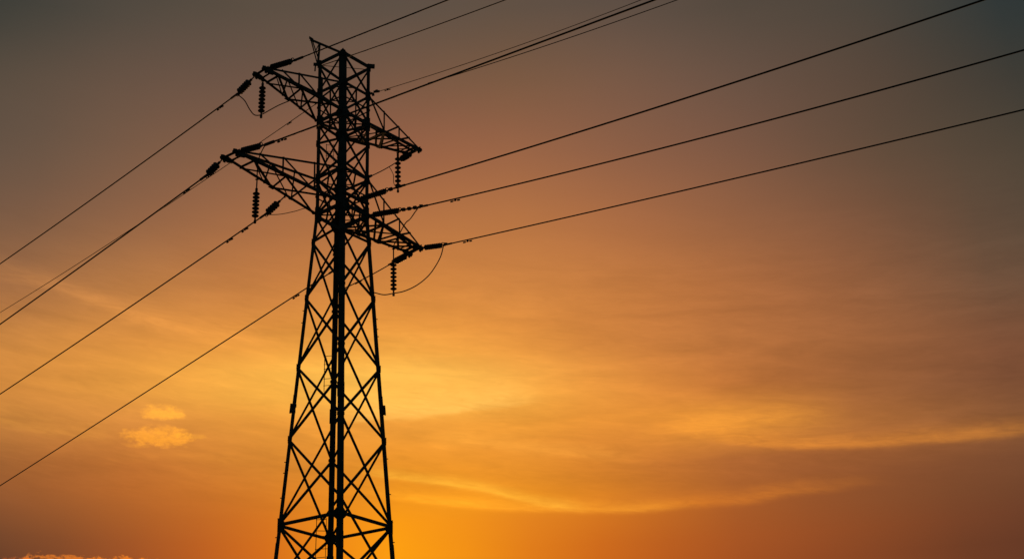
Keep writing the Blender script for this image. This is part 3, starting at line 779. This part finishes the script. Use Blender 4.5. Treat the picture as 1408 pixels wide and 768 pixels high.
# ------------------------------------------------------------------ conductors
WL_ = {
    'W1': ('conductor', 'black conductor running up right from the upper left arm, crossing the peak', .025),
    'W2': ('earth_wire', 'thin earth wire running up right from the top of the pylon', .017),
    'W3': ('conductor', 'thickest black conductor rising right out of the shaft, from the lower left arm', .030),
    'W3b': ('earth_wire', 'hair thin wire just above the thickest conductor, clamped to the right leg', .011),
    'W3c': ('earth_wire', 'hair thin wire just below the thickest conductor', .011),
    'W4': ('conductor', 'upper of the three conductors crossing the right half of the sky', .026),
    'W5': ('conductor', 'middle of the three conductors crossing the right half of the sky', .023),
    'W6': ('conductor', 'lowest of the three conductors crossing the right half of the sky', .022),
    'V1': ('conductor', 'topmost conductor sloping down left, from the upper left arm', .024),
    'V2': ('conductor', 'conductor sloping down left from the tip of the lower left arm', .026),
    'V2b': ('earth_wire', 'thin wire running close above the conductor of the lower left arm', .014),
    'V3': ('conductor', 'conductor sloping down left from below the lower left arm', .024),
    'V4': ('conductor', 'lowest conductor sloping down left, passing behind the left leg', .022),
}
WO = {}
for k, (nm, lab, r) in WL_.items():
    W = WIRES[k]
    s0 = W['s0'] - .02 if k in STR else 0.0
    s1 = W['s1'] + 45
    p0 = wire_pt(k, s0)
    pts = []
    ns = 90
    for i in range(ns + 1):
        s = s0 + (s1 - s0) * (i / ns) ** 1.3
        pts.append(wire_pt(k, s) - p0)
    bm = bmesh.new()
    tube(bm, pts, r * (1.0 if k in ('W1', 'W3') else 1.2), 8)
    o = link(nm, bm, CABLE, None, True)
    o.location = p0
    tag(o, lab, 'cable', 'conductors of the line' if nm == 'conductor' else 'thin earth wires of the line')
    WO[k] = (o, p0)
    # compression clamp at the dead end
    bm = bmesh.new()
    tube(bm, [wire_pt(k, s0) - p0, wire_pt(k, s0 + (.42 if nm == 'conductor' else .2)) - p0], r * 1.9, 8)
    if k in ('W5', 'W6', 'W4'):
        box(bm, wire_pt(k, s0 + .12) - p0 + up * .03, V((.07, 0, 0)), V((0, .04, 0)), V((0, 0, .05)))
    link('dead_end_clamp', bm, FIT, o)

for k, s in DAMP:
    o, p0 = WO[k]
    W = WIRES[k]
    d = (wire_pt(k, s + .2) - wire_pt(k, s - .2)).normalized()
    c = wire_pt(k, s) - p0
    bm = bmesh.new()
    small = k in ('V2b', 'W3b')
    f = .7 if small else 1.0
    dn = perp(-up, d)
    f *= .8
    box(bm, c + dn * .05 * f, d * .03, d.cross(dn) * .025, dn * .06 * f)
    dm_ = c + dn * .09 * f
    tube(bm, [dm_ - d * .22 * f, dm_ + d * .22 * f], .012, 6)
    for sg in (-1, 1):
        tube(bm, [dm_ + d * sg * .13 * f + dn * .01, dm_ + d * sg * .25 * f + dn * .01], .042 * f, 8)
    link('vibration_damper', bm, FIT, o)

# clamp of the hair thin wire
bm = bmesh.new()
o, p0 = WO['W3b']
for i_ in range(5):
    c = wire_pt('W3b', .08 + .09 * i_) - p0 + up * random.uniform(-.07, .05)
    box(bm, c, V((.05, .01, .02)), V((0, .04, 0)), V((-.01, 0, .03 + .02 * (i_ % 2))))
link('shackle', bm, FIT, o)

# two leads that end on the shaft
for k, lab, en in (('UR', 'short cable from the strain insulator of the upper right arm to the right leg', 'R'), ('LR', 'slanting cable from the strain insulator of the lower right arm into the shaft', 'F')):
    a, b = SHE[k], V(SHORT[k][1])
    bm = bmesh.new()
    L_ = (b - a).length
    pts = [lerp(V((0, 0, 0)), b - a, t / 12) - up * (.05 * math.sin(math.pi * t / 12)) for t in range(13)]
    tube(bm, pts, .022, 8)
    o = link('lead_cable', bm, CABLE, None, True)
    o.location = a
    tag(o, lab, 'cable')
    d = (b - a).normalized()
    bm = bmesh.new()
    tube(bm, [V((0, 0, 0)), d * .38], .04, 8)
    link('dead_end_clamp', bm, FIT, o)
    bm = bmesh.new()
    tube(bm, [b - a - d * .30, b - a - d * .12], .055, 8)
    box(bm, b - a - d * .06, d * .06, d.cross(up) * .06, up * .05)
    link('leg_clamp', bm, FIT, o)
    if k == 'LR':
        bm = bmesh.new()
        c = (b - a) * .62
        tube(bm, [c - d * .2 - up * .07, c + d * .2 - up * .07], .03, 8)
        link('vibration_damper', bm, FIT, o)

JL = {
    'UL': 'jumper loop sagging beneath the hanging insulator of the upper left arm',
    'LL': 'jumper dropping through the lower left arm to the rod of its hanging insulator',
    'V3': 'thin lead from the insulator below the lower left arm back to the left leg',
    'UR': 'thin jumper beside the hanging insulator of the upper right arm',
    'LR': 'wide jumper loop curving under the lower right arm to the right leg',
    'W5': 'short jumper curving from the middle right conductor onto the lower right arm',
}
for k, lab in JL.items():
    P = [V(p) for p in JUMP[k]]
    p0 = P[0]
    bm = bmesh.new()
    tube(bm, smooth_path([p - p0 for p in P], 8), {'V3': .015, 'UR': .014}.get(k, .022), 8)
    o = link('jumper_cable', bm, CABLE, None, True)
    o.location = p0
    tag(o, lab, 'cable', 'jumper cables round the cross arms')

scene.render.resolution_x = 1024
scene.render.resolution_y = 558
